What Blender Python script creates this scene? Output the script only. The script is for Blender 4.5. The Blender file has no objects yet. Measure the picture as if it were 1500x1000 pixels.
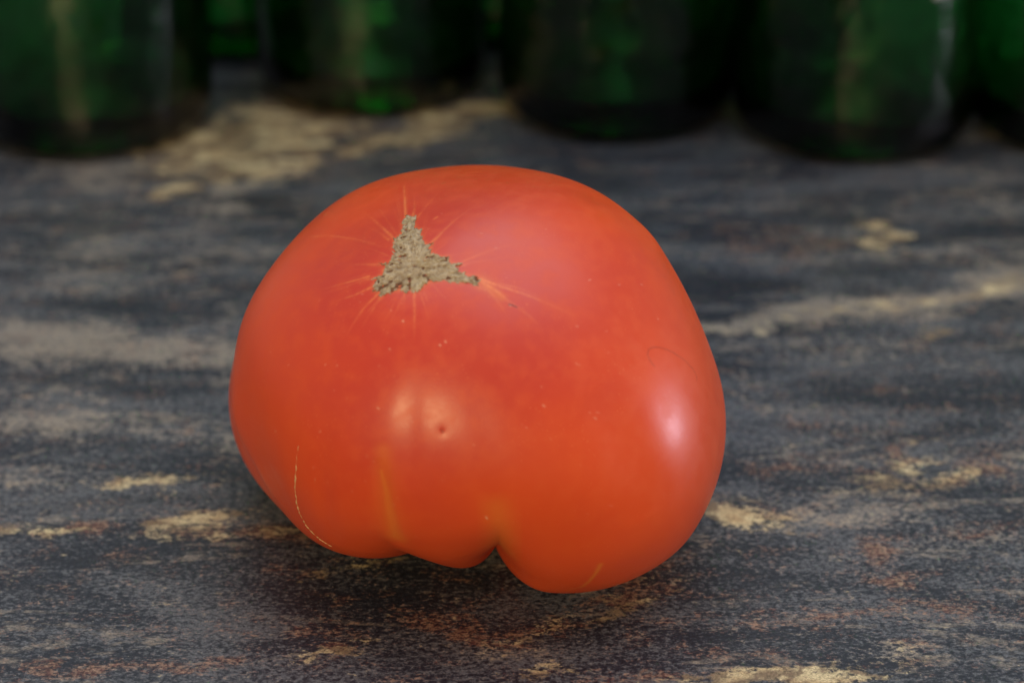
import bpy, bmesh, math, random
import numpy as np
from mathutils import Vector

sc = bpy.context.scene
COL = sc.collection
random.seed(7)
rng = np.random.default_rng(11)
R = math.radians

# ------------------------------------------------------------------ camera
FPX, PITCH = 3200.0, R(27.0)                       # focal length in photo pixels (1500 wide), downward pitch
CAM = np.array([0.008, -0.433, 0.267])
cam_d = bpy.data.cameras.new('camera')
cam = bpy.data.objects.new('camera', cam_d)
COL.objects.link(cam)
cam.location = CAM
cam.rotation_euler = (R(90) - PITCH, 0, 0)
cam_d.sensor_width = 36.0
cam_d.lens = FPX / 1500 * 36.0
cam_d.clip_start = 0.01
cam_d.clip_end = 50
cam_d.dof.use_dof = True
cam_d.dof.focus_distance = 0.462
cam_d.dof.aperture_fstop = 9.0
cam_d.dof.aperture_blades = 7
sc.camera = cam

# ------------------------------------------------------------------ ambient light of the place
w = bpy.data.worlds.new('World')
sc.world = w
w.use_nodes = True
bg = w.node_tree.nodes['Background']
bg.inputs['Color'].default_value = (0.92, 0.94, 1.0, 1)
bg.inputs['Strength'].default_value = 0.27

def area(name, loc, target, sx, sy, energy, color):
    d = bpy.data.lights.new(name, 'AREA')
    d.shape = 'RECTANGLE'
    d.size, d.size_y = sx, sy
    d.energy = energy
    d.color = color
    o = bpy.data.objects.new(name, d)
    COL.objects.link(o)
    o.location = loc
    o.rotation_euler = (Vector(target) - Vector(loc)).to_track_quat('-Z', 'Y').to_euler()
    return o

area('window_light', (1.30, 0.05, 0.10), (0, 0, 0.05), 0.26, 0.30, 6.5, (0.86, 0.83, 1.0))
area('ceiling_lamp', (-0.42, -1.60, 0.60), (0, 0, 0.05), 0.50, 0.20, 19.0, (1.0, 0.72, 0.34))
area('overhead_light', (0.22, 0.25, 1.60), (0, 0, 0.0), 2.0, 1.4, 23.0, (0.90, 0.94, 1.0))

sc.view_settings.view_transform = 'Standard'
sc.view_settings.look = 'None'
sc.view_settings.exposure = 0.0
sc.view_settings.gamma = 1.0
sc.cycles.max_bounces = 14
sc.cycles.transmission_bounces = 14
sc.cycles.caustics_reflective = False

# ------------------------------------------------------------------ helpers
CP, SP = math.cos(PITCH), math.sin(PITCH)

def project(P):
    d = P - CAM
    z = d[..., 1] * CP - d[..., 2] * SP
    y = d[..., 1] * SP + d[..., 2] * CP
    return np.stack([750 + FPX * d[..., 0] / z, 500 - FPX * y / z, z], -1)

def ground(px, py, z=0.0):                         # where a photo pixel's ray meets the countertop
    a, b = (px - 750) / FPX, (500 - py) / FPX
    dr = np.array([a, CP + b * SP, -SP + b * CP])
    return CAM + dr * ((z - CAM[2]) / dr[2])

def tag(o, label=None, cat=None, group=None, kind=None):
    for k, v in (('label', label), ('category', cat), ('group', group), ('kind', kind)):
        if v:
            o[k] = v
    return o

def mesh_obj(name, verts, faces, mat, parent=None, smooth=True):
    me = bpy.data.meshes.new(name)
    verts = np.asarray(verts, np.float32)
    if isinstance(faces, np.ndarray):
        n, k = faces.shape
        me.vertices.add(len(verts))
        me.vertices.foreach_set('co', verts.ravel())
        me.loops.add(n * k)
        me.loops.foreach_set('vertex_index', faces.astype(np.int32).ravel())
        me.polygons.add(n)
        me.polygons.foreach_set('loop_start', np.arange(0, n * k, k, dtype=np.int32))
        me.update(calc_edges=True)
        me.validate()
    else:
        me.from_pydata([tuple(map(float, v)) for v in verts], [], faces)
    if smooth:
        me.polygons.foreach_set('use_smooth', np.ones(len(me.polygons), bool))
    me.materials.append(mat)
    o = bpy.data.objects.new(name, me)
    COL.objects.link(o)
    if parent:
        o.parent = parent
    return o

class NT:
    """small helper for building node trees"""
    def __init__(self, name):
        self.m = bpy.data.materials.new(name)
        self.m.use_nodes = True
        self.t = self.m.node_tree
        self.b = self.t.nodes['Principled BSDF']
    def n(self, typ, **kw):
        nd = self.t.nodes.new('ShaderNode' + typ)
        for k, v in kw.items():
            setattr(nd, k, v)
        return nd
    def l(self, a, b):
        self.t.links.new(a, b)
    def put(self, sock, v):
        if hasattr(v, 'links'):
            self.l(v, sock)
        else:
            sock.default_value = v
    def math(self, op, a, b=0.0, c=None, clamp=False):
        nd = self.n('Math', operation=op)
        nd.use_clamp = clamp
        self.put(nd.inputs[0], a)
        self.put(nd.inputs[1], b)
        if c is not None:
            self.put(nd.inputs[2], c)
        return nd.outputs[0]
    def noise(self, vec, scale, detail=4, rough=0.55, dist=0.0, col=False):
        nd = self.n('TexNoise')
        self.l(vec, nd.inputs['Vector'])
        nd.inputs['Scale'].default_value = scale
        nd.inputs['Detail'].default_value = detail
        nd.inputs['Roughness'].default_value = rough
        nd.inputs['Distortion'].default_value = dist
        return nd.outputs['Color' if col else 'Fac']
    def mapping(self, vec, loc=(0, 0, 0), rot=(0, 0, 0), scale=(1, 1, 1), typ='POINT'):
        nd = self.n('Mapping', vector_type=typ)
        self.l(vec, nd.inputs['Vector'])
        nd.inputs['Location'].default_value = loc
        nd.inputs['Rotation'].default_value = rot
        nd.inputs['Scale'].default_value = scale
        return nd.outputs[0]
    def ramp(self, v, a, b, lo=0.0, hi=1.0, smooth=True):
        nd = self.n('MapRange')
        nd.interpolation_type = 'SMOOTHSTEP' if smooth else 'LINEAR'
        self.put(nd.inputs['Value'], v)
        nd.inputs['From Min'].default_value = a
        nd.inputs['From Max'].default_value = b
        nd.inputs['To Min'].default_value = lo
        nd.inputs['To Max'].default_value = hi
        return nd.outputs['Result']
    def mix(self, f, a, b, mode='MIX'):
        nd = self.n('Mix', data_type='RGBA', blend_type=mode)
        self.put(nd.inputs[0], f)
        self.put(nd.inputs[6], a if hasattr(a, 'links') else (*a, 1))
        self.put(nd.inputs[7], b if hasattr(b, 'links') else (*b, 1))
        return nd.outputs[2]
    def vadd(self, a, b, op='ADD'):
        nd = self.n('VectorMath', operation=op)
        self.put(nd.inputs[0], a)
        self.put(nd.inputs[1], b)
        return nd.outputs[0]
    def bump(self, h, dist, strength=1.0, normal=None):
        nd = self.n('Bump')
        self.l(h, nd.inputs['Height'])
        nd.inputs['Distance'].default_value = dist
        nd.inputs['Strength'].default_value = strength
        if normal is not None:
            self.l(normal, nd.inputs['Normal'])
        return nd.outputs[0]

# ------------------------------------------------------------------ granite countertop
# mineral patches of the slab: photo x, y, half length, half height, tilt (deg), strength
CREAM = [(300,215,75,24,-18,1.0),(365,238,78,18,0,1.1),(400,188,82,34,4,1.0),(440,214,46,16,-15,.8),(545,207,52,9,-14,.9),
 (590,196,52,10,-8,1.0),(633,183,34,15,-6,1.2),(690,172,46,9,-10,.9),(735,161,40,13,0,1.0),(288,276,28,10,-25,.8),
 (180,697,70,7,0,.75),(20,777,46,6,3,.7),(110,784,40,6,0,.6),(305,773,50,11,0,.95),(395,788,70,8,2,.6),
 (1268,345,32,20,0,.8),(1350,495,20,13,0,.6),(1090,751,70,10,4,.8),(1360,702,70,9,-10,.6),(1312,692,40,16,-35,.5),
 (1100,991,105,14,-4,1.2),(1225,993,60,8,0,1.0),(860,880,80,9,-18,.5),(735,925,45,13,-25,.5),(440,962,48,12,-10,.75),(760,985,45,12,-10,.55),
 (505,832,46,6,0,.6),(1425,427,60,10,-22,.6),(1330,446,90,9,-5,.5),(1200,458,90,8,-6,.45),(1060,478,70,8,-6,.5),(1345,965,60,12,-4,.4)]
GREY = [(90,250,110,12,5,.8),(140,262,40,11,0,.7),(190,297,60,9,0,.5),(110,322,150,4,2,.7),(365,276,55,13,-28,.9),(405,254,70,10,-20,.9),
 (340,308,45,12,-35,.8),(600,205,70,14,-12,.5),(120,510,240,25,3,1.1),(60,495,80,12,0,.7),(180,390,190,42,0,.35),(60,630,120,22,0,.9),
 (170,642,150,9,0,.55),(312,650,36,18,0,.6),(360,705,60,8,0,.5),(50,690,80,6,0,.5),(240,790,80,7,0,.5),(80,580,70,14,0,.4),
 (1090,472,110,14,-8,1.2),(1210,456,110,15,-6,1.2),(1330,445,110,15,-5,1.2),(1428,424,66,16,-20,1.15),(1474,388,22,22,-60,.7),
 (1370,540,26,12,0,.5),(1180,350,80,22,0,.4),(1130,300,90,22,0,.35),(1300,300,60,16,0,.3),(1460,290,40,20,0,.4),(1185,753,100,7,3,.7),
 (1300,745,70,9,0,.6),(1490,670,26,12,0,.6),(1110,684,60,5,-3,.5),(1330,960,70,14,-3,.7),(1450,775,70,20,-4,.5),(1090,515,70,12,0,.5),
 (1110,570,60,16,0,.35),(1250,520,80,14,0,.35),(1150,930,80,10,0,.3),(560,885,80,12,0,.3),(700,960,80,14,0,.35),(620,160,60,8,-8,.5)]
RUST = [(160,778,46,8,0,.8),(430,950,40,10,-4,.9),(590,915,110,9,0,.8),(668,930,40,12,22,.9),(345,942,60,8,0,.5),(175,985,110,9,-5,.8),
 (870,868,80,14,-20,.7),(790,900,90,10,-18,.6),(900,987,80,10,0,.7),(1065,745,40,8,4,.8),(1293,672,24,11,0,.9),(1425,680,32,15,0,.7),
 (1322,792,38,15,-10,.9),(1330,836,42,15,0,.8),(1200,895,170,8,0,.7),(1390,875,60,10,0,.8),(1480,770,40,12,0,.7),(400,788,64,10,2,.9),
 (440,240,50,14,0,.4),(470,185,40,12,0,.6),(640,850,60,9,0,.4),(1440,890,60,10,0,.6),(1050,950,70,12,0,.6),(310,235,20,9,0,.8),(395,165,30,8,0,.7),
 (330,190,22,7,0,.7),(1160,690,50,12,0,.4),(1230,630,60,12,0,.3),(1050,690,40,10,0,.5),(300,765,30,7,0,.5),(1150,360,50,18,0,.5),(770,560,10,10,0,.0)]
DARK = [(310,380,20,55,10,.7),(640,235,150,14,-8,.8),(900,250,160,30,0,.5),(80,560,160,16,0,.7),(180,735,220,18,0,.6),(150,830,230,22,0,.5),(1150,590,150,30,0,.4),
 (1100,420,120,18,-6,.6),(420,300,60,20,-20,.8),(150,345,160,8,2,.6),(60,870,140,30,0,.5),(640,870,160,14,0,.5),(1180,820,150,18,0,.4),(380,860,120,18,0,.3),(1220,400,80,14,0,.5)]

def granite():
    k = NT('granite')
    geo = k.n('NewGeometry').outputs['Position']
    flat = k.vadd(geo, (1, 1, 0), 'MULTIPLY')
    at = k.n('Attribute', attribute_name='minerals')
    sp = k.n('SeparateColor')
    k.l(at.outputs['Color'], sp.inputs[0])
    fc, fg, fr = sp.outputs
    fd = at.outputs['Alpha']
    st = k.mapping(flat, rot=(0, 0, R(-3)), scale=(.30, 1.0, 1))
    st2 = k.mapping(flat, rot=(0, 0, R(-5)), scale=(.70, 1.0, 1))
    st3 = k.mapping(flat, loc=(5, 2, 0), rot=(0, 0, R(-2)), scale=(.62, 1.0, 1))
    n_big = k.noise(st, 62, 4, .6, .5)                 # bands
    n_mid = k.noise(st2, 210, 6, .72, .5)              # clots of crystals
    n_rust = k.noise(st3, 170, 6, .70, .5)
    n_crys = k.noise(st2, 800, 5, .75, .3)             # single crystals
    n_crys2 = k.noise(st3, 1250, 4, .75, .3)
    n_fine = k.noise(k.mapping(flat, loc=(7, 2, 0), scale=(.7, 1, 1)), 2600, 3, .75)
    cen = lambda n, g: k.math('MULTIPLY', k.math('SUBTRACT', n, .5), g)
    def add(*xs):
        o = xs[0]
        for q in xs[1:]:
            o = k.math('ADD', o, q)
        return o
    # dark matrix, blue-black to slate
    base = k.mix(k.ramp(add(n_crys, cen(n_big, .7), cen(n_crys2, .6)), .42, .62), (.018, .022, .032), (.098, .106, .120))
    base = k.mix(k.math('MULTIPLY', k.ramp(add(fd, cen(n_mid, 1.0)), .2, .8), .7), base, (.018, .019, .025))
    # pale feldspar grains: everywhere a few, thick in the grey seams
    pale = k.ramp(add(k.math('MULTIPLY', fg, .78), cen(n_mid, 1.6), cen(n_crys, 2.0), cen(n_big, 1.1)), .22, .70)
    tint = k.mix(k.ramp(n_crys2, .38, .62), (.21, .20, .195), (.30, .25, .185))
    base = k.mix(k.math('MULTIPLY', pale, .80), base, tint)
    # thin winding pale seams
    wnd = k.noise(k.mapping(flat, loc=(2, 9, 0), rot=(0, 0, R(-4)), scale=(.20, 1.0, 1)), 34, 5, .6, .8)
    seam = k.math('MULTIPLY', k.ramp(k.math('ABSOLUTE', k.math('SUBTRACT', wnd, .5)), .022, .003), k.ramp(n_mid, .44, .58))
    base = k.mix(k.math('MULTIPLY', seam, .55), base, tint)
    # iron-stained grains
    iron = k.ramp(add(k.math('MULTIPLY', fr, .50), cen(n_rust, 1.7), cen(n_crys2, 2.0)), .13, .50)
    icol = k.mix(k.ramp(n_crys, .40, .60), (.090, .034, .030), (.30, .18, .115))
    base = k.mix(k.math('MULTIPLY', iron, .75), base, icol)
    # cream seams
    cr = k.ramp(add(k.math('MULTIPLY', fc, 1.0), cen(n_mid, 1.7), cen(n_crys, 1.8)), .26, .66)
    cream = k.mix(k.ramp(n_rust, .38, .66), (.66, .56, .33), (.47, .34, .18))
    cream = k.mix(k.math('MULTIPLY', k.ramp(n_crys2, .52, .62), .75), cream, (.12, .075, .055))
    vl = k.n('TexVoronoi', feature='DISTANCE_TO_EDGE')
    k.l(k.vadd(k.mapping(flat, scale=(.5, 1, 1)), k.vadd(k.noise(flat, 140, 3, .6, col=True), (.014, .014, 0), 'MULTIPLY')), vl.inputs['Vector'])
    vl.inputs['Scale'].default_value = 95
    lump = k.ramp(vl.outputs['Distance'], .02, .20)
    cream = k.mix(k.math('MULTIPLY', k.math('SUBTRACT', 1.0, lump), .8), cream, (.13, .085, .055))
    c = k.mix(k.math('MULTIPLY', cr, .9), base, cream)
    # crystal-to-crystal brightness
    gm = k.math('MAXIMUM', add(cen(n_crys2, 2.2), cen(n_fine, 2.8), 1.03), .25)
    comb = k.n('CombineColor')
    for i in range(3):
        k.l(gm, comb.inputs[i])
    c = k.mix(1.0, c, comb.outputs[0], 'MULTIPLY')
    n_grain = n_fine
    # tiny pale flecks
    vor = k.n('TexVoronoi')
    k.l(flat, vor.inputs['Vector'])
    vor.inputs['Scale'].default_value = 420
    fl = k.math('MULTIPLY', k.ramp(vor.outputs['Distance'], .10, .04), k.ramp(k.noise(flat, 90, 2), .55, .62))
    c = k.mix(k.math('MULTIPLY', fl, .6), c, (.40, .37, .33))
    # hairline scratches in the polish
    wv = k.noise(k.mapping(flat, rot=(0, 0, R(58)), scale=(1, .012, 1)), 1700, 1, .5)
    scr = k.math('MULTIPLY', k.ramp(wv, .74, .80), k.ramp(k.noise(flat, 28, 2), .52, .62))
    wv2 = k.noise(k.mapping(flat, rot=(0, 0, R(-35)), scale=(1, .012, 1)), 1500, 1, .5)
    scr2 = k.math('MULTIPLY', k.ramp(wv2, .75, .81), k.ramp(k.noise(k.mapping(flat, loc=(1, 1, 0)), 24, 2), .54, .62))
    sc_all = k.math('MAXIMUM', scr, scr2)
    c = k.mix(k.math('MULTIPLY', sc_all, .22), c, (.30, .31, .33))
    k.l(c, k.b.inputs['Base Color'])
    rough = k.math('ADD', k.ramp(n_grain, .3, .7, .36, .50), k.math('MULTIPLY', sc_all, .2))
    k.l(rough, k.b.inputs['Roughness'])
    k.b.inputs['Specular IOR Level'].default_value = .40
    k.l(k.bump(n_grain, .00012, .5), k.b.inputs['Normal'])
    return k.m

def vnoise(Q, s, seed):                              # value noise in a plane
    g = np.random.default_rng(seed).random((256, 256))
    q = Q / s + 60.3
    i0 = np.floor(q).astype(int)
    f = q - i0
    f = f * f * (3 - 2 * f)
    i0 %= 255
    x, y = i0[:, 0], i0[:, 1]
    return (g[x, y] * (1 - f[:, 0]) + g[x + 1, y] * f[:, 0]) * (1 - f[:, 1]) + (g[x, y + 1] * (1 - f[:, 0]) + g[x + 1, y + 1] * f[:, 0]) * f[:, 1]

def axis(lo, hi, a, b, fine, coarse, edge):
    mid = np.concatenate([np.arange(lo, a, coarse), np.arange(a, b, fine), np.arange(b, hi, coarse), [hi]])
    r = .004
    return (np.concatenate([[lo - r, lo - r, lo - .7 * r], mid, [hi + .7 * r, hi + r, hi + r]]),
            np.concatenate([[-edge, -r, -.29 * r], np.zeros(len(mid)), [-.29 * r, -r, -edge]]))
xs, zx = axis(-.60, .60, -.23, .23, .0011, .008, .03)
ys, zy = axis(-.26, .62, -.09, .42, .0011, .008, .03)
gx, gy = np.meshgrid(xs, ys, indexing='ij')
gz = np.minimum(zx[:, None], zy[None, :])
SV = np.stack([gx, gy, gz], -1).reshape(-1, 3)
ny = len(ys)
ii, jj = np.meshgrid(np.arange(len(xs) - 1), np.arange(ny - 1), indexing='ij')
SFc = np.stack([ii * ny + jj, (ii + 1) * ny + jj, (ii + 1) * ny + jj + 1, ii * ny + jj + 1], -1).reshape(-1, 4)
cn = [0, (len(xs) - 1) * ny, len(xs) * ny - 1, ny - 1]
SFc = np.concatenate([SFc, [cn[::-1]]])
# ragged, bent coordinates for the mineral seams
Qs = SV[:, :2]
st_ = Qs * np.array([.55, 1.0])
wx = (vnoise(st_, .022, 21) - .5) * .020 + (vnoise(st_, .009, 22) - .5) * .012 + (vnoise(st_, .0035, 23) - .5) * .007
wy = (vnoise(st_, .022, 24) - .5) * .009 + (vnoise(st_, .009, 25) - .5) * .006 + (vnoise(st_, .0035, 26) - .5) * .0035
Wq = Qs + np.stack([wx, wy], -1)
def field(blobs):
    acc = np.zeros(len(SV))
    for (x, y, rx, ry, tilt, s) in blobs:
        if s <= 0:
            continue
        c = ground(x, y)
        ca, sa = math.cos(R(tilt)), math.sin(R(tilt))
        e1 = ground(x + rx * ca, y + rx * sa) - c
        e2 = ground(x, y - ry) - c
        ang = math.atan2(e1[1], e1[0])
        d = Wq - c[:2]
        u = (d[:, 0] * math.cos(ang) + d[:, 1] * math.sin(ang)) / max(np.hypot(*e1[:2]), 1e-4)
        v = (-d[:, 0] * math.sin(ang) + d[:, 1] * math.cos(ang)) / max(abs(e2[1]), 1e-4)
        acc = np.maximum(acc, s * np.clip(1 - .5 * np.sqrt(u * u + v * v), 0, 1))
    return acc
top = mesh_obj('granite_countertop', SV, SFc, granite())
ma = top.data.attributes.new('minerals', 'FLOAT_COLOR', 'POINT')
ma.data.foreach_set('color', np.stack([field(CREAM), field(GREY), field(RUST), field(DARK)], -1).astype(np.float32).ravel())
tag(top, 'dark polished granite countertop with grey, rust and cream mineral streaks', 'countertop', kind='structure')

# ------------------------------------------------------------------ green bottles
def glass(name, per_metre):
    k = NT(name)
    k.b.inputs['Base Color'].default_value = (1, 1, 1, 1)
    k.b.inputs['Transmission Weight'].default_value = 1
    k.b.inputs['IOR'].default_value = 1.5
    tc = k.n('TexCoord').outputs['Object']
    k.put(k.b.inputs['Roughness'], k.ramp(k.noise(tc, 40, 3), .3, .7, .10, .20))
    k.l(k.bump(k.noise(k.mapping(tc, scale=(1, 1, .8)), 48, 2), .0045, .6), k.b.inputs['Normal'])
    va = k.n('VolumeAbsorption')
    d = max(per_metre)
    va.inputs['Density'].default_value = d
    va.inputs['Color'].default_value = (*[1 - q / d for q in per_metre], 1)
    k.l(va.outputs[0], k.t.nodes['Material Output'].inputs['Volume'])
    return k.m
GLASS = glass('green_glass', (520, 172, 430))

PALE_GLASS = glass('paler_green_glass', (450, 132, 370))

def lathe(prof, n):
    a = np.linspace(0, 2 * math.pi, n, endpoint=False)
    prof = np.array(prof)
    V = np.stack([prof[:, 0:1] * np.cos(a), prof[:, 0:1] * np.sin(a), np.repeat(prof[:, 1:2], n, 1)], -1).reshape(-1, 3)
    i = np.arange(len(prof) - 1)[:, None] * n
    j = np.arange(n)[None]
    F = np.stack([i + j, i + (j + 1) % n, i + n + (j + 1) % n, i + n + j], -1).reshape(-1, 4)
    return V, F

def smooth_prof(pts, it=2):
    p = [np.array(q, float) for q in pts]
    for _ in range(it):
        o = [p[0]]
        for a, b in zip(p[:-1], p[1:]):
            o += [a * .75 + b * .25, a * .25 + b * .75]
        o.append(p[-1])
        p = o
    return p
RB = .0385
outer = [(.0004, .016), (.010, .0145), (.020, .008), (.027, .001), (.031, 0.0), (.0345, .0010), (.0372, .0045), (RB, .010), (RB, .05), (RB, .12), (RB, .175), (.0375, .195), (.030, .222),
         (.0185, .245), (.0150, .262), (.0145, .285), (.0145, .289), (.0172, .290), (.0172, .297), (.0145, .298)]
inner = [(.0110, .298), (.0108, .285), (.0112, .262), (.0148, .245), (.0262, .221), (.0342, .194), (.0353, .175), (.0353, .05), (.0353, .016), (.0330, .011), (.028, .0095), (.021, .014), (.010, .0195), (.0004, .0205)]
RB = .0402
BV, BF = lathe(smooth_prof(outer) + smooth_prof(inner), 96)
BV[:, :2] *= RB / .0385
def bottle(label, x, y, rz):
    o = mesh_obj('green_bottle', BV, BF, GLASS)
    o.location = (x, y, .0004)
    o.rotation_euler = (0, 0, rz)
    return tag(o, label, 'bottle', 'green glass bottles lined up behind the tomato')
def front(px, py):
    g = ground(px, py)
    return g[0] * (1 + .037 / .72), g[1] + .0290
rows = [('green glass bottle at the far left, left of the yellow granite patch', 146, 224),
        ('green glass bottle second from left, set back slightly behind the yellow granite vein', 547, 162),
        ('green glass bottle directly behind the right half of the tomato, third from left', 898, 199),
        ('green glass bottle with wide dark base, fourth from left, right of the tomato', 1238, 230),
        ('green glass bottle at the far right, mostly outside the frame', 1572, 227)]
bots = []
for i, (lb, px, py) in enumerate(rows):
    x, y = front(px, py)
    if i == 0:
        b0 = bottle(lb, x, y, 0)
        bots.append(b0)
    else:
        o = b0.copy()
        COL.objects.link(o)
        o.location = (x, y, .0004)
        o.rotation_euler = (0, 0, i * 1.3)
        o['label'] = lb
        if i == 1:                                   # this one is of paler glass
            o.data = b0.data.copy()
            o.data.materials[0] = PALE_GLASS
        bots.append(o)
def band_mat():
    k = NT('pale_band')
    tc = k.n('TexCoord').outputs['Object']
    k.l(k.mix(k.noise(tc, 300, 3), (.62, .64, .70), (.74, .75, .78)), k.b.inputs['Base Color'])
    k.b.inputs['Roughness'].default_value = .5
    return k.m
n = 40
an = np.linspace(R(-66), R(-12), n)
z0, z1 = .0548, .120
rr = RB + .0003
LV = np.concatenate([np.stack([q * np.cos(an), q * np.sin(an), np.full(n, z)], -1) for q, z in ((rr, z0), (rr, z1), (rr - .00028, z1), (rr - .00028, z0))])
LF = np.array([(a * n + i, a * n + i + 1, ((a + 1) % 4) * n + i + 1, ((a + 1) % 4) * n + i) for a in range(4) for i in range(n - 1)])
band = mesh_obj('label', LV, LF, band_mat(), bots[3])  # thin pale band bent part way round the fourth bottle
band.matrix_parent_inverse.identity()
band.rotation_euler = (0, 0, -3 * 1.3)
back = [('green glass bottle in the second row, seen in the gap between the two leftmost bottles', 345, 62),
        ('green glass bottle in the second row, behind the gap left of the third bottle', 728, 78),
        ('green glass bottle in the second row, behind the gap right of the third bottle', 1068, 84)]
for i, (lb, px, py) in enumerate(back):
    x, y = front(px, py)
    # nestled against the two bottles in front of it
    y = max(q.location.y + math.sqrt(max(0, (2 * RB + .0015) ** 2 - (q.location.x - x) ** 2)) for q in bots if abs(q.location.x - x) < 2 * RB)
    o = b0.copy()
    COL.objects.link(o)
    o.location = (x, y, .0004)
    o.rotation_euler = (0, 0, .4 + i)
    o['label'] = lb
    o['group'] = 'green glass bottles in the second row'

# ------------------------------------------------------------------ tomato: body shape
COEF = np.array([0.06283, -0.00164, -0.0313, 0.03686, -0.00288, 0.03647, 0.05024, 0.00209, 0.00336, -0.02237, 0.00544, 0.01679, 0.00291, 0.01544, -0.00962, -0.00567, -0.00461, 0.00144, -0.00379, 0.00178, -0.0019, -0.01401, -0.00249, -0.00587, 0.00246, -9e-05, 6e-05, 0.00364, 0.003, -0.01, -0.00035, -0.00189, 0.00721, 0.00608, -0.00679, -0.00109, -0.00226, 0.00393, -0.003, 0.00258, 0.00245, 7e-05, 0.0023, 0.00596, -0.00224, 0.00013, 0.00227, -0.00214])
SHIFT = [-0.006905, -0.007114]
GROOVES = [[-0.27492, 0.09999, 0.066, 1.4, 1.95, 1.2, 0.0], [0.205, 0.062, 0.19, 1.4, 1.95, 1.1, 0.0], [-0.06019, 0.1599, -0.02939, 1.3, 2.1, 2.0, 0.0]]
A_, C_, TILT, LEAN = 0.0575, 0.0415, R(14.0), R(-10.0)
LM = [(l, m) for l in range(1, 7) for m in range(-l, l + 1)]
def rot_mat():
    ct, s = math.cos(TILT), math.sin(TILT)
    cl, sl = math.cos(LEAN), math.sin(LEAN)
    return np.array([[cl, 0, sl], [0, 1, 0], [-sl, 0, cl]]) @ np.array([[1, 0, 0], [0, ct, -s], [0, s, ct]])
ROT = rot_mat()
def legendre(l, m, x):
    pmm = np.ones_like(x)
    s = np.sqrt(np.maximum(0, 1 - x * x))
    f = 1.0
    for i in range(m):
        pmm = pmm * f * s
        f += 2
    if l == m:
        return pmm
    p1 = x * (2 * m + 1) * pmm
    for ll in range(m + 2, l + 1):
        pmm, p1 = p1, ((2 * ll - 1) * x * p1 - (ll + m - 1) * pmm) / (ll - m)
    return p1
def sstep(a, b, x):
    t = np.clip((x - a) / (b - a), 0, 1)
    return t * t * (3 - 2 * t)
SCAR_D = None
BUMPS = []                                           # (direction, height, width): swellings and dents
def radius(D):
    U = np.arctan2(D[..., 0], -D[..., 1])
    V = np.arccos(np.clip(D[..., 2], -1, 1))
    s, c = np.abs(np.sin(V)), np.abs(np.cos(V))
    r = ((s / A_) ** 2.25 + (c / C_) ** 2.25) ** (-1 / 2.25)
    r = r * (1 - .10 * np.exp(-((math.pi - V) / .5) ** 2))
    x = np.cos(V)
    h = np.ones_like(r)
    for (l, m), cf in zip(LM, COEF):
        k = abs(m)
        n = math.sqrt((2 * l + 1) * math.factorial(l - k) / math.factorial(l + k)) * (1 if m == 0 else math.sqrt(2))
        h = h + cf * n * legendre(l, k, x) * (np.cos(k * U) if m >= 0 else np.sin(k * U))
    r = r * h
    for gi, (uc, wd, d, v0, v1, p, tw) in enumerate(GROOVES):
        du = (U - (uc + tw * (V - 1.8)) + math.pi) % (2 * math.pi) - math.pi
        wd = np.where(du < 0, .135, .050) if gi == 1 else wd        # the deep cleft is undercut on its right
        r = r * (1 - d * np.exp(-(np.abs(du) / wd) ** p) * sstep(v0, v1, V) * (1 - sstep(2.5, 3.0, V)))
    for bd, amp, wd in BUMPS:
        r = r + amp * np.exp(-(np.arccos(np.clip(D @ bd, -1, 1)) / wd) ** 2)
    for a, b, amp, wd in CREASES:
        d, tt = arc_dist(D, a, b)
        r = r + amp * np.exp(-(d / wd) ** 2) * np.clip(4 * tt * (1 - tt), 0, 1)
    return r
def arc_dist(D, a, b):
    """angle from directions D to the short arc a-b"""
    ab = b - a
    tt = np.clip(((D - a) @ ab) / (ab @ ab), 0, 1)
    q = a + tt[..., None] * ab
    q = q / np.linalg.norm(q, axis=-1, keepdims=True)
    return np.arccos(np.clip((D * q).sum(-1), -1, 1)), tt
CREASES = []                                         # (from, to, depth, width): shallow furrows that fade at both ends
def pos(D):
    return (D * radius(D)[..., None]) @ ROT.T + OFF
OFF = np.zeros(3)
gu, gv = np.meshgrid(np.linspace(-math.pi, math.pi, 360, endpoint=False), np.linspace(0, math.pi, 180))
GD = np.stack([np.sin(gv) * np.sin(gu), -np.sin(gv) * np.cos(gu), np.cos(gv)], -1)
def settle():
    global OFF
    OFF = np.zeros(3)
    P = pos(GD)
    OFF = np.array([SHIFT[0], SHIFT[1], -P[..., 2].min()])
settle()
def hit(px, py, it=12):
    """direction (tomato frame) of the skin point that the photo shows at a pixel: march along the sight line"""
    a, b = (px - 750) / FPX, (500 - py) / FPX
    dr = np.array([a, CP + b * SP, -SP + b * CP])
    ts = np.linspace(.36, .56, 400)
    Q = CAM + ts[:, None] * dr - OFF
    L = Q @ ROT
    rr = np.linalg.norm(L, axis=-1)
    f = rr - radius(L / rr[:, None])
    i = int(np.argmax(f < 0)) if (f < 0).any() else int(np.argmin(f))
    if f[i] < 0 and i > 0:
        lo, hi = ts[i - 1], ts[i]
        for _ in range(it):
            mid = .5 * (lo + hi)
            L = (CAM + mid * dr - OFF) @ ROT
            n = np.linalg.norm(L)
            if n - radius((L / n)[None])[0] < 0:
                hi = mid
            else:
                lo = mid
        L = (CAM + hi * dr - OFF) @ ROT
    else:
        L = L[i]
    return L / np.linalg.norm(L)
SCAR_D = hit(608, 392)
def pit(px, py, amp, wd):
    BUMPS.append((hit(px, py), amp, wd))
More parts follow.
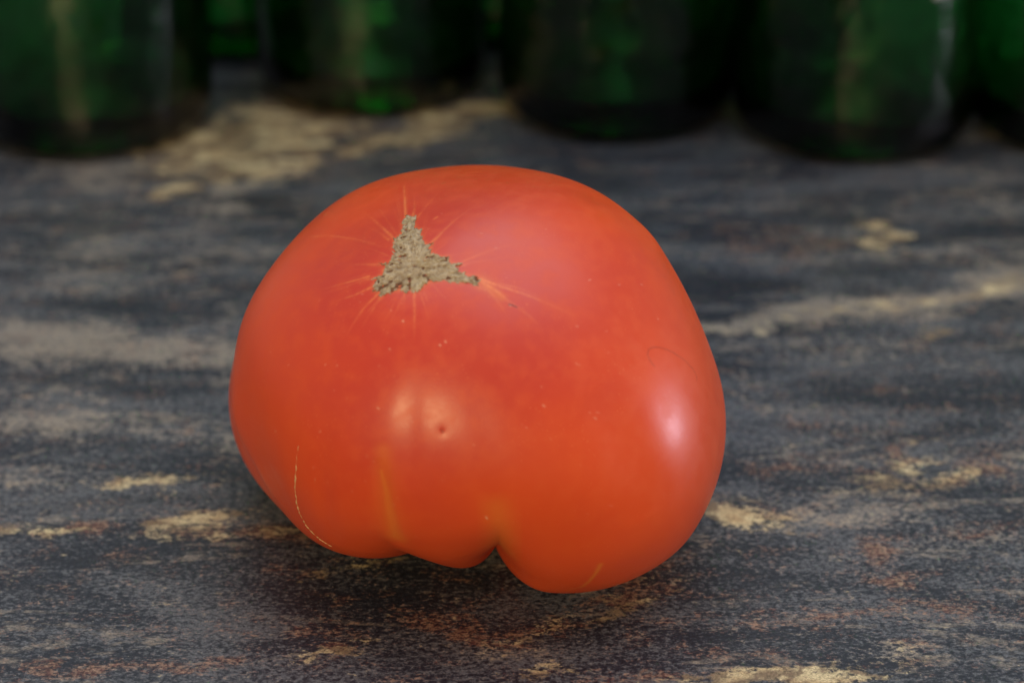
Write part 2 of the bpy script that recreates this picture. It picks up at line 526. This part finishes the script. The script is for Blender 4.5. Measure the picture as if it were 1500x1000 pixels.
_b = [(hit(608, 392), -.0006, .12), (hit(648, 631), -.00022, .0055), (hit(648, 631), -.00010, .022),
      (hit(950, 345), .0005, .10), (hit(868, 286), -.0005, .10), (hit(918, 838), -.0006, .12), (hit(1000, 800), .0004, .11), (hit(779, 856), .0006, .09),
      (np.array([-.9259, -.3077, .2190]), .0030, .22), (np.array([-.8672, -.4975, .0208]), .0010, .15)]
_c = [(hit(604, 540), hit(600, 720), -.00030, .050), (hit(556, 670), hit(588, 800), -.0006, .030),
      (hit(870, 570), hit(945, 760), -.0007, .10),
      (hit(690, 560), hit(728, 800), -.0003, .05), (hit(486, 590), hit(500, 800), -.0003, .05)]
CREASES += _c
BUMPS += _b

# ------------------------------------------------------------------ tomato: skin mesh, pole on the stem scar
NU, NV = 1000, 460
e3 = SCAR_D
e1 = np.cross([0, 1, 0], e3); e1 /= np.linalg.norm(e1)
e2 = np.cross(e3, e1)
t = np.linspace(0, 1, NV)
vv = math.pi * (.35 * t + .65 * t ** 1.8)
vv[0], vv[-1] = .0008, math.pi - .0008
su, sv = np.meshgrid(np.linspace(0, 2 * math.pi, NU, endpoint=False), vv)
SD = (np.sin(sv) * np.cos(su))[..., None] * e1 + (np.sin(sv) * np.sin(su))[..., None] * e2 + np.cos(sv)[..., None] * e3
SPOS = pos(SD)
i = np.arange(NV - 1)[:, None] * NU
j = np.arange(NU)[None]
SF = np.stack([i + j, i + NU + j, i + NU + (j + 1) % NU, i + (j + 1) % NU], -1).reshape(-1, 4)
VP = SPOS.reshape(-1, 3)

def line_mask(pix, w0, w1, sharp=1.0, wav=0.0):
    """soft stroke on the skin through points given by pixels, its width going from w0 to w1 (metres)"""
    pts = np.array([pos(hit(*p)[None])[0] for p in pix])
    seg = np.linspace(0, len(pts) - 1, 40)
    q = np.stack([np.interp(seg, np.arange(len(pts)), pts[:, c]) for c in range(3)], -1)
    wid = np.linspace(w0, w1, len(q))
    lo, hi = q.min(0) - .004, q.max(0) + .004
    idx = np.where(((VP > lo) & (VP < hi)).all(1))[0]
    out = np.zeros(len(VP), np.float32)
    best = np.zeros(len(idx))
    for (a, b, wa, ta) in zip(q[:-1], q[1:], wid[:-1], np.linspace(0, 1, len(q) - 1)):
        ab = b - a
        tt = np.clip(((VP[idx] - a) @ ab) / (ab @ ab + 1e-15), 0, 1)
        d = np.linalg.norm(VP[idx] - a - tt[:, None] * ab, axis=1)
        best = np.maximum(best, np.exp(-(d / wa) ** 2))
    out[idx] = best
    return out
SCAR_PX = [(592.5,317.5),(596,315.5),(602.5,317.5),(609.5,315.5),(607.5,325),(610,334),(619.5,336),(616,344),(619,351),(625,357.5),(635,355),(631,364),(632.5,371),
 (640,372.5),(650,376),(657.5,375),(659,385),(667.5,386),(675,386.5),(668,393.5),(670,399),(679,400),(685,405),(697,406),(702.5,411),(700,416),(702.5,421),(692,416),
 (685,412.5),(675,415),(662,414),(650,410),(640,412.5),(630,412.5),(620,419),(615,427.5),(607,429),(600,426),(595,427.5),(587,424),(575,427.5),(565,430),(556,437.5),(556,429),
 (547.5,426),(546,417.5),(551,409),(537.5,409),(552,405),(560,401),(561,395),(567.5,387.5),(554,387.5),(569,385),(575,377.5),(577.5,370),(575,362.5),(578,356),(575,349.5),(582.5,346),(587.5,342.5),(589,335),(590,327.5)]
def tangent(D):                                      # direction -> metres around the scar's centre
    f = D @ e3
    return np.stack([D @ e1 / f, D @ e2 / f], -1) * .047
poly = np.array([tangent(hit(*p)) for p in SCAR_PX])
def poly_sd(Q, poly):
    a = poly
    b = np.roll(poly, -1, 0)
    d = np.full(len(Q), 9.0)
    ins = np.zeros(len(Q), bool)
    for p0, p1 in zip(a, b):
        ab = p1 - p0
        tt = np.clip(((Q - p0) @ ab) / (ab @ ab + 1e-15), 0, 1)
        d = np.minimum(d, np.linalg.norm(Q - p0 - tt[:, None] * ab, axis=1))
        cr = ((p0[1] > Q[:, 1]) != (p1[1] > Q[:, 1]))
        with np.errstate(divide='ignore', invalid='ignore'):
            xx = (p1[0] - p0[0]) * (Q[:, 1] - p0[1]) / (p1[1] - p0[1]) + p0[0]
        ins ^= cr & (Q[:, 0] < xx)
    return np.where(ins, d, -d)
near = np.where((sv.ravel() < .55))[0]
edge_d = poly_sd(tangent(SD.reshape(-1, 3)[near]), poly)
ray = np.zeros(len(VP), np.float32)
def add_ray(pix, w0, w1, s0, s1):
    m = line_mask(pix, w0, w1)
    p0, p1 = pos(hit(*pix[0])[None])[0], pos(hit(*pix[-1])[None])[0]
    d = p1 - p0
    tt = np.clip(((VP - p0) @ d) / (d @ d), 0, 1)
    np.maximum(ray, m * (s0 + (s1 - s0) * tt), out=ray)
RAYS = [([(594,318),(593,290),(592,272)],.9,.5),([(604,318),(610,296)],.8,.0),([(612,318),(640,285)],.5,.1),([(575,347),(545,320),(528,308)],.8,.0),
 ([(570,352),(548,335)],.5,0),([(637,352),(660,328),(700,298)],.6,.05),([(668,388),(715,368),(760,356)],.5,.05),([(633,354),(648,338)],.8,.1),
 ([(553,388),(500,388)],.5,.0),([(540,405),(515,412),(470,425)],.8,.0),([(546,420),(520,432),(495,440)],.9,.1),([(553,431),(530,455),(508,490)],.7,.1),
 ([(560,432),(545,455),(530,480)],.5,.05),([(607,430),(607,460),(607,500)],.8,.05),([(593,430),(592,495)],.4,.1),([(622,428),(632,460)],.3,0),
 ([(704,409),(735,420),(775,433),(840,462)],.9,.15),([(704,412),(730,428),(745,441)],1.,.4),([(745,441),(775,462),(800,488)],.4,.0),([(706,414),(728,440),(748,470)],.5,.0),
 ([(700,410),(760,422),(800,440)],.6,.0),([(672,390),(690,386)],.8,.2),([(460,347),(480,345),(505,348),(530,352)],.35,.3),([(640,318),(636,321)],.7,.7),
 ([(440,350),(470,345)],.0,.35),([(530,352),(560,362)],.3,.1)]
for pix, s0, s1 in RAYS:
    add_ray(pix, .00034, .00022, s0, s1)
for _ in range(46):
    q0 = SCAR_PX[rng.integers(len(SCAR_PX))]
    a = math.atan2(q0[1] - 390, q0[0] - 608) + rng.uniform(-.22, .22)
    ln, bend = rng.uniform(18, 95), rng.uniform(-.12, .12)
    pix = [(q0[0] + ln * f * math.cos(a + bend * f), q0[1] + ln * f * .9 * math.sin(a + bend * f)) for f in (.02, .5, 1.0)]
    add_ray(pix, .00022, .00014, rng.uniform(.12, .45), .0)
rim = np.exp(-np.maximum(-edge_d, 0) / .00035) * .75
ray[near] = np.maximum(ray[near], rim * (.55 + .45 * vnoise(tangent(SD.reshape(-1, 3)[near]), .0006, 31)))
orange = np.zeros(len(VP), np.float32)
def add_orange(pix, w0, w1, s):
    np.maximum(orange, line_mask(pix, w0, w1) * s, out=orange)
add_orange([(559,690),(567,720),(573,755),(581,785)], .0006, .0022, .75)
add_orange([(562,660),(566,715),(574,770)], .0018, .0030, .4)
add_orange([(728,745),(735,775),(736,800)], .0030, .0035, .5)
add_orange([(880,826),(872,840),(862,852),(852,859)], .0005, .0003, 1.0)
add_orange([(852,859),(835,863)], .0003, .0002, .7)
add_orange([(705,412),(735,436)], .0016, .0008, .45)
dark = np.zeros(len(VP), np.float32)
def add_dark(pix, w0, w1, s):
    np.maximum(dark, line_mask(pix, w0, w1) * s, out=dark)
add_dark([(648.5,632.5),(647,629.5)], .00022, .00015, .6)
add_dark([(746,446),(751,447),(757,450)], .00018, .00012, .9)
ring = [(985 + 38 * math.cos(a) * .93 + 8 * math.sin(a), 536 + 24 * math.sin(a) + 14 * math.cos(a)) for a in np.linspace(R(150), R(380), 26)]
add_dark(ring, .00022, .00018, .28)
pale = np.zeros(len(VP), np.float32)
for q in [(652,500),(747,447),(712,758),(711,756),(796,594),(872,612),(590,470),(644,505),(905,855)]:
    np.maximum(pale, line_mask([q, (q[0] + .8, q[1] + .5)], .00014, .00014), out=pale)
for _ in range(60):
    a = rng.uniform(0, 2 * math.pi); rr = rng.uniform(.1, 1) ** .5
    q = (690 + 320 * rr * math.cos(a), 560 + 255 * rr * math.sin(a))
    np.maximum(pale, line_mask([q, (q[0] + rng.uniform(.5, 3), q[1] + rng.uniform(-1, 1))], .00012, .00010) * rng.uniform(.15, .55), out=pale)

def skin():
    k = NT('tomato_skin')
    at = k.n('Attribute', attribute_name='marks')
    sep = k.n('SeparateColor')
    k.l(at.outputs['Color'], sep.inputs[0])
    ray_, or_, dk_ = sep.outputs
    pale_ = k.n('Attribute', attribute_name='specks').outputs['Fac']
    tc = k.n('TexCoord').outputs['Object']
    n1 = k.noise(tc, 38, 3, .5)
    n2 = k.noise(tc, 260, 3, .6)
    n3 = k.noise(tc, 2600, 2, .6)
    rs = k.n('Attribute', attribute_name='ripe_sheen').outputs['Fac']
    c = k.mix(k.ramp(k.math('ADD', rs, k.math('MULTIPLY', k.math('SUBTRACT', n1, .5), 1.2)), .35, 1.25), (.51, .046, .024), (.64, .074, .014))  # crimson near the scar: ripe tone plus overhead sheen put into the colour
    c = k.mix(k.math('MULTIPLY', k.ramp(n2, .4, .7), .25), c, (.66, .095, .016))
    # minute pale pores
    vor = k.n('TexVoronoi')
    k.l(tc, vor.inputs['Vector'])
    vor.inputs['Scale'].default_value = 900
    pore = k.math('MULTIPLY', k.ramp(vor.outputs['Distance'], .22, .08), k.ramp(k.noise(tc, 120, 2), .45, .65))
    c = k.mix(k.math('MULTIPLY', pore, .22), c, (.75, .25, .10))
    c = k.mix(k.math('MULTIPLY', or_, .8), c, (.66, .19, .025))
    ray_ = k.math('MULTIPLY', ray_, k.ramp(k.noise(tc, 700, 4, .7), .36, .58, .35, 1.0))
    c = k.mix(k.math('MULTIPLY', ray_, .75), c, (.78, .24, .07))
    c = k.mix(k.math('MULTIPLY', pale_, .6), c, (.85, .62, .42))
    c = k.mix(dk_, c, (.07, .012, .008))
    k.l(c, k.b.inputs['Base Color'])
    k.put(k.b.inputs['Subsurface Weight'], .14)
    k.b.inputs['Subsurface Radius'].default_value = (1.0, .18, .08)
    k.b.inputs['Subsurface Scale'].default_value = .004
    k.put(k.b.inputs['Roughness'], k.ramp(n2, .3, .7, .33, .42))
    k.b.inputs['Specular IOR Level'].default_value = .42
    nb = k.bump(n3, .00003, .6)
    nb = k.bump(n2, .00006, .2, nb)
    k.l(nb, k.b.inputs['Normal'])
    return k.m
ROOT_AT = pos(np.array([0., 0., -1.])[None])[0] * np.array([1, 1, 0])
tomato = mesh_obj('tomato', VP - ROOT_AT, SF, skin())
tomato.location = ROOT_AT
att = tomato.data.attributes.new('marks', 'FLOAT_COLOR', 'POINT')
att.data.foreach_set('color', np.stack([ray, orange, dark, np.ones_like(dark)], -1).astype(np.float32).ravel())
at3 = tomato.data.attributes.new('ripe_sheen', 'FLOAT', 'POINT')
at3.data.foreach_set('value', sv.ravel().astype(np.float32))
at2 = tomato.data.attributes.new('specks', 'FLOAT', 'POINT')
at2.data.foreach_set('value', pale.astype(np.float32))
tag(tomato, 'large ripe red beefsteak tomato with lobed base and three-pointed tan stem scar', 'tomato')

# ------------------------------------------------------------------ tomato: corky stem scar
h = .00010
lo, hi = poly.min(0) - .001, poly.max(0) + .001
gx, gy = np.meshgrid(np.arange(lo[0], hi[0], h), np.arange(lo[1], hi[1], h), indexing='ij')
shp = gx.shape
Q = np.stack([gx.ravel(), gy.ravel()], -1)
ang = np.arctan2(Q[:, 1], Q[:, 0])
Qf = np.stack([ang * .0075, np.hypot(Q[:, 0], Q[:, 1]) * .22], -1)       # fibres run out from the middle
fib = vnoise(Qf, .00034, 3) * .6 + vnoise(Qf, .00017, 9) * .4
sd = poly_sd(Q, poly) + .00004 + (vnoise(Q, .0006, 1) - .5) * .0003 + (vnoise(Q, .00025, 2) - .5) * .0003 + (fib - .5) * .0011
hgt = .00002 + .00014 * np.clip(sd / .0010, -.4, 1) + (vnoise(Q, .0008, 4) - .5) * .00024 + (vnoise(Q, .00028, 5) - .5) * .00022 + (fib - .5) * .00046
hgt -= .0005 * sstep(.74, .88, vnoise(Q, .0009, 6))
crk = 1 - np.abs(vnoise(Q, .0010, 14) * .7 + fib * .3 - .5) * 9
hgt -= .00016 * np.clip(crk, 0, 1)
hgt = np.where(sd < .0002, np.minimum(hgt, .0001), hgt)
tD = e3 + (Q[:, 0:1] * e1 + Q[:, 1:2] * e2) / .047
tD /= np.linalg.norm(tD, axis=1, keepdims=True)
base = radius(tD)
SPt = (tD * (base + .00008 + np.maximum(hgt, -.00006) + (vnoise(Q, .00028, 8) - .5) * .00006)[:, None]) @ ROT.T + OFF - ROOT_AT
ins = (sd > 0).reshape(shp)
cell = ins[:-1, :-1] & ins[1:, :-1] & ins[1:, 1:] & ins[:-1, 1:]
ii, jj = np.where(cell)
ny = shp[1]
F = np.stack([ii * ny + jj, (ii + 1) * ny + jj, (ii + 1) * ny + jj + 1, ii * ny + jj + 1], -1)
used, inv = np.unique(F, return_inverse=True)
def cork():
    k = NT('corky_scar')
    at = k.n('Attribute', attribute_name='relief').outputs['Fac']
    tc = k.n('TexCoord').outputs['Object']
    n = k.noise(tc, 900, 4, .7)
    n2 = k.noise(tc, 260, 3, .6)
    c = k.mix(k.ramp(n, .3, .7), (.20, .14, .085), (.44, .36, .25))
    c = k.mix(k.math('MULTIPLY', k.ramp(n2, .5, .7), .5), c, (.34, .265, .14))
    c = k.mix(k.ramp(at, -.00004, -.00035), c, (.11, .05, .025))
    c = k.mix(k.math('MULTIPLY', k.ramp(at, .00015, .00034), .55), c, (.54, .45, .31))
    k.l(c, k.b.inputs['Base Color'])
    k.b.inputs['Roughness'].default_value = .85
    k.b.inputs['Specular IOR Level'].default_value = .2
    k.l(k.bump(n, .0003, .8), k.b.inputs['Normal'])
    return k.m
CORK = cork()
scar = mesh_obj('stem_scar', SPt[used], inv.reshape(F.shape), CORK, tomato)
ra = scar.data.attributes.new('relief', 'FLOAT', 'POINT')
ra.data.foreach_set('value', hgt[used].astype(np.float32))
tag(scar, 'dry tan corky stem scar with three ragged points')

# ------------------------------------------------------------------ tomato: healed crack low on the left
def crack(name, pix, w, mat, label, seed):
    r = np.random.default_rng(seed)
    D = np.array([hit(*p) for p in pix])
    m = 130
    s = np.linspace(0, len(D) - 1, m)
    D = np.stack([np.interp(s, np.arange(len(D)), D[:, c]) for c in range(3)], -1)
    D /= np.linalg.norm(D, axis=1, keepdims=True)
    C = pos(D) - ROOT_AT
    T = np.gradient(C, axis=0)
    T /= np.linalg.norm(T, axis=1, keepdims=True)
    Nn = C + ROOT_AT - OFF
    Nn /= np.linalg.norm(Nn, axis=1, keepdims=True)
    S = np.cross(T, Nn)
    S /= np.linalg.norm(S, axis=1, keepdims=True)
    along = np.linspace(0, 1, m)
    wob = np.interp(along * 60, np.arange(62), r.uniform(-.25, 1.0, 62).clip(.06))
    wid = w * wob * np.interp(along, [0, .12, .5, .75, 1], [.25, .6, 1.0, 1.15, .7])
    jit = np.interp(along * 45, np.arange(47), r.uniform(-1, 1, 47)) * w * .5
    K = 6
    V = []
    for a in range(K):
        an = 2 * math.pi * a / K
        V.append(C + S * (math.cos(an) * wid + jit)[:, None] + Nn * (math.sin(an) * wid * .55)[:, None])
    V = np.stack(V, 1).reshape(-1, 3)
    i = np.arange(m - 1)[:, None] * K
    j = np.arange(K)[None]
    Fc = np.stack([i + j, i + (j + 1) % K, i + K + (j + 1) % K, i + K + j], -1).reshape(-1, 4)
    return tag(mesh_obj(name, V, Fc, mat, tomato), label)
ck = NT('healed_skin')
ck.b.inputs['Base Color'].default_value = (.62, .40, .20, 1)
ck.b.inputs['Roughness'].default_value = .7
crack('growth_crack', [(437,652),(434.5,675),(433,700),(433,720),(436,742),(442,758),(450,771),(461,783),(474,793),(486,800)], .00034, ck.m, 'thin broken tan line of healed skin', 5)
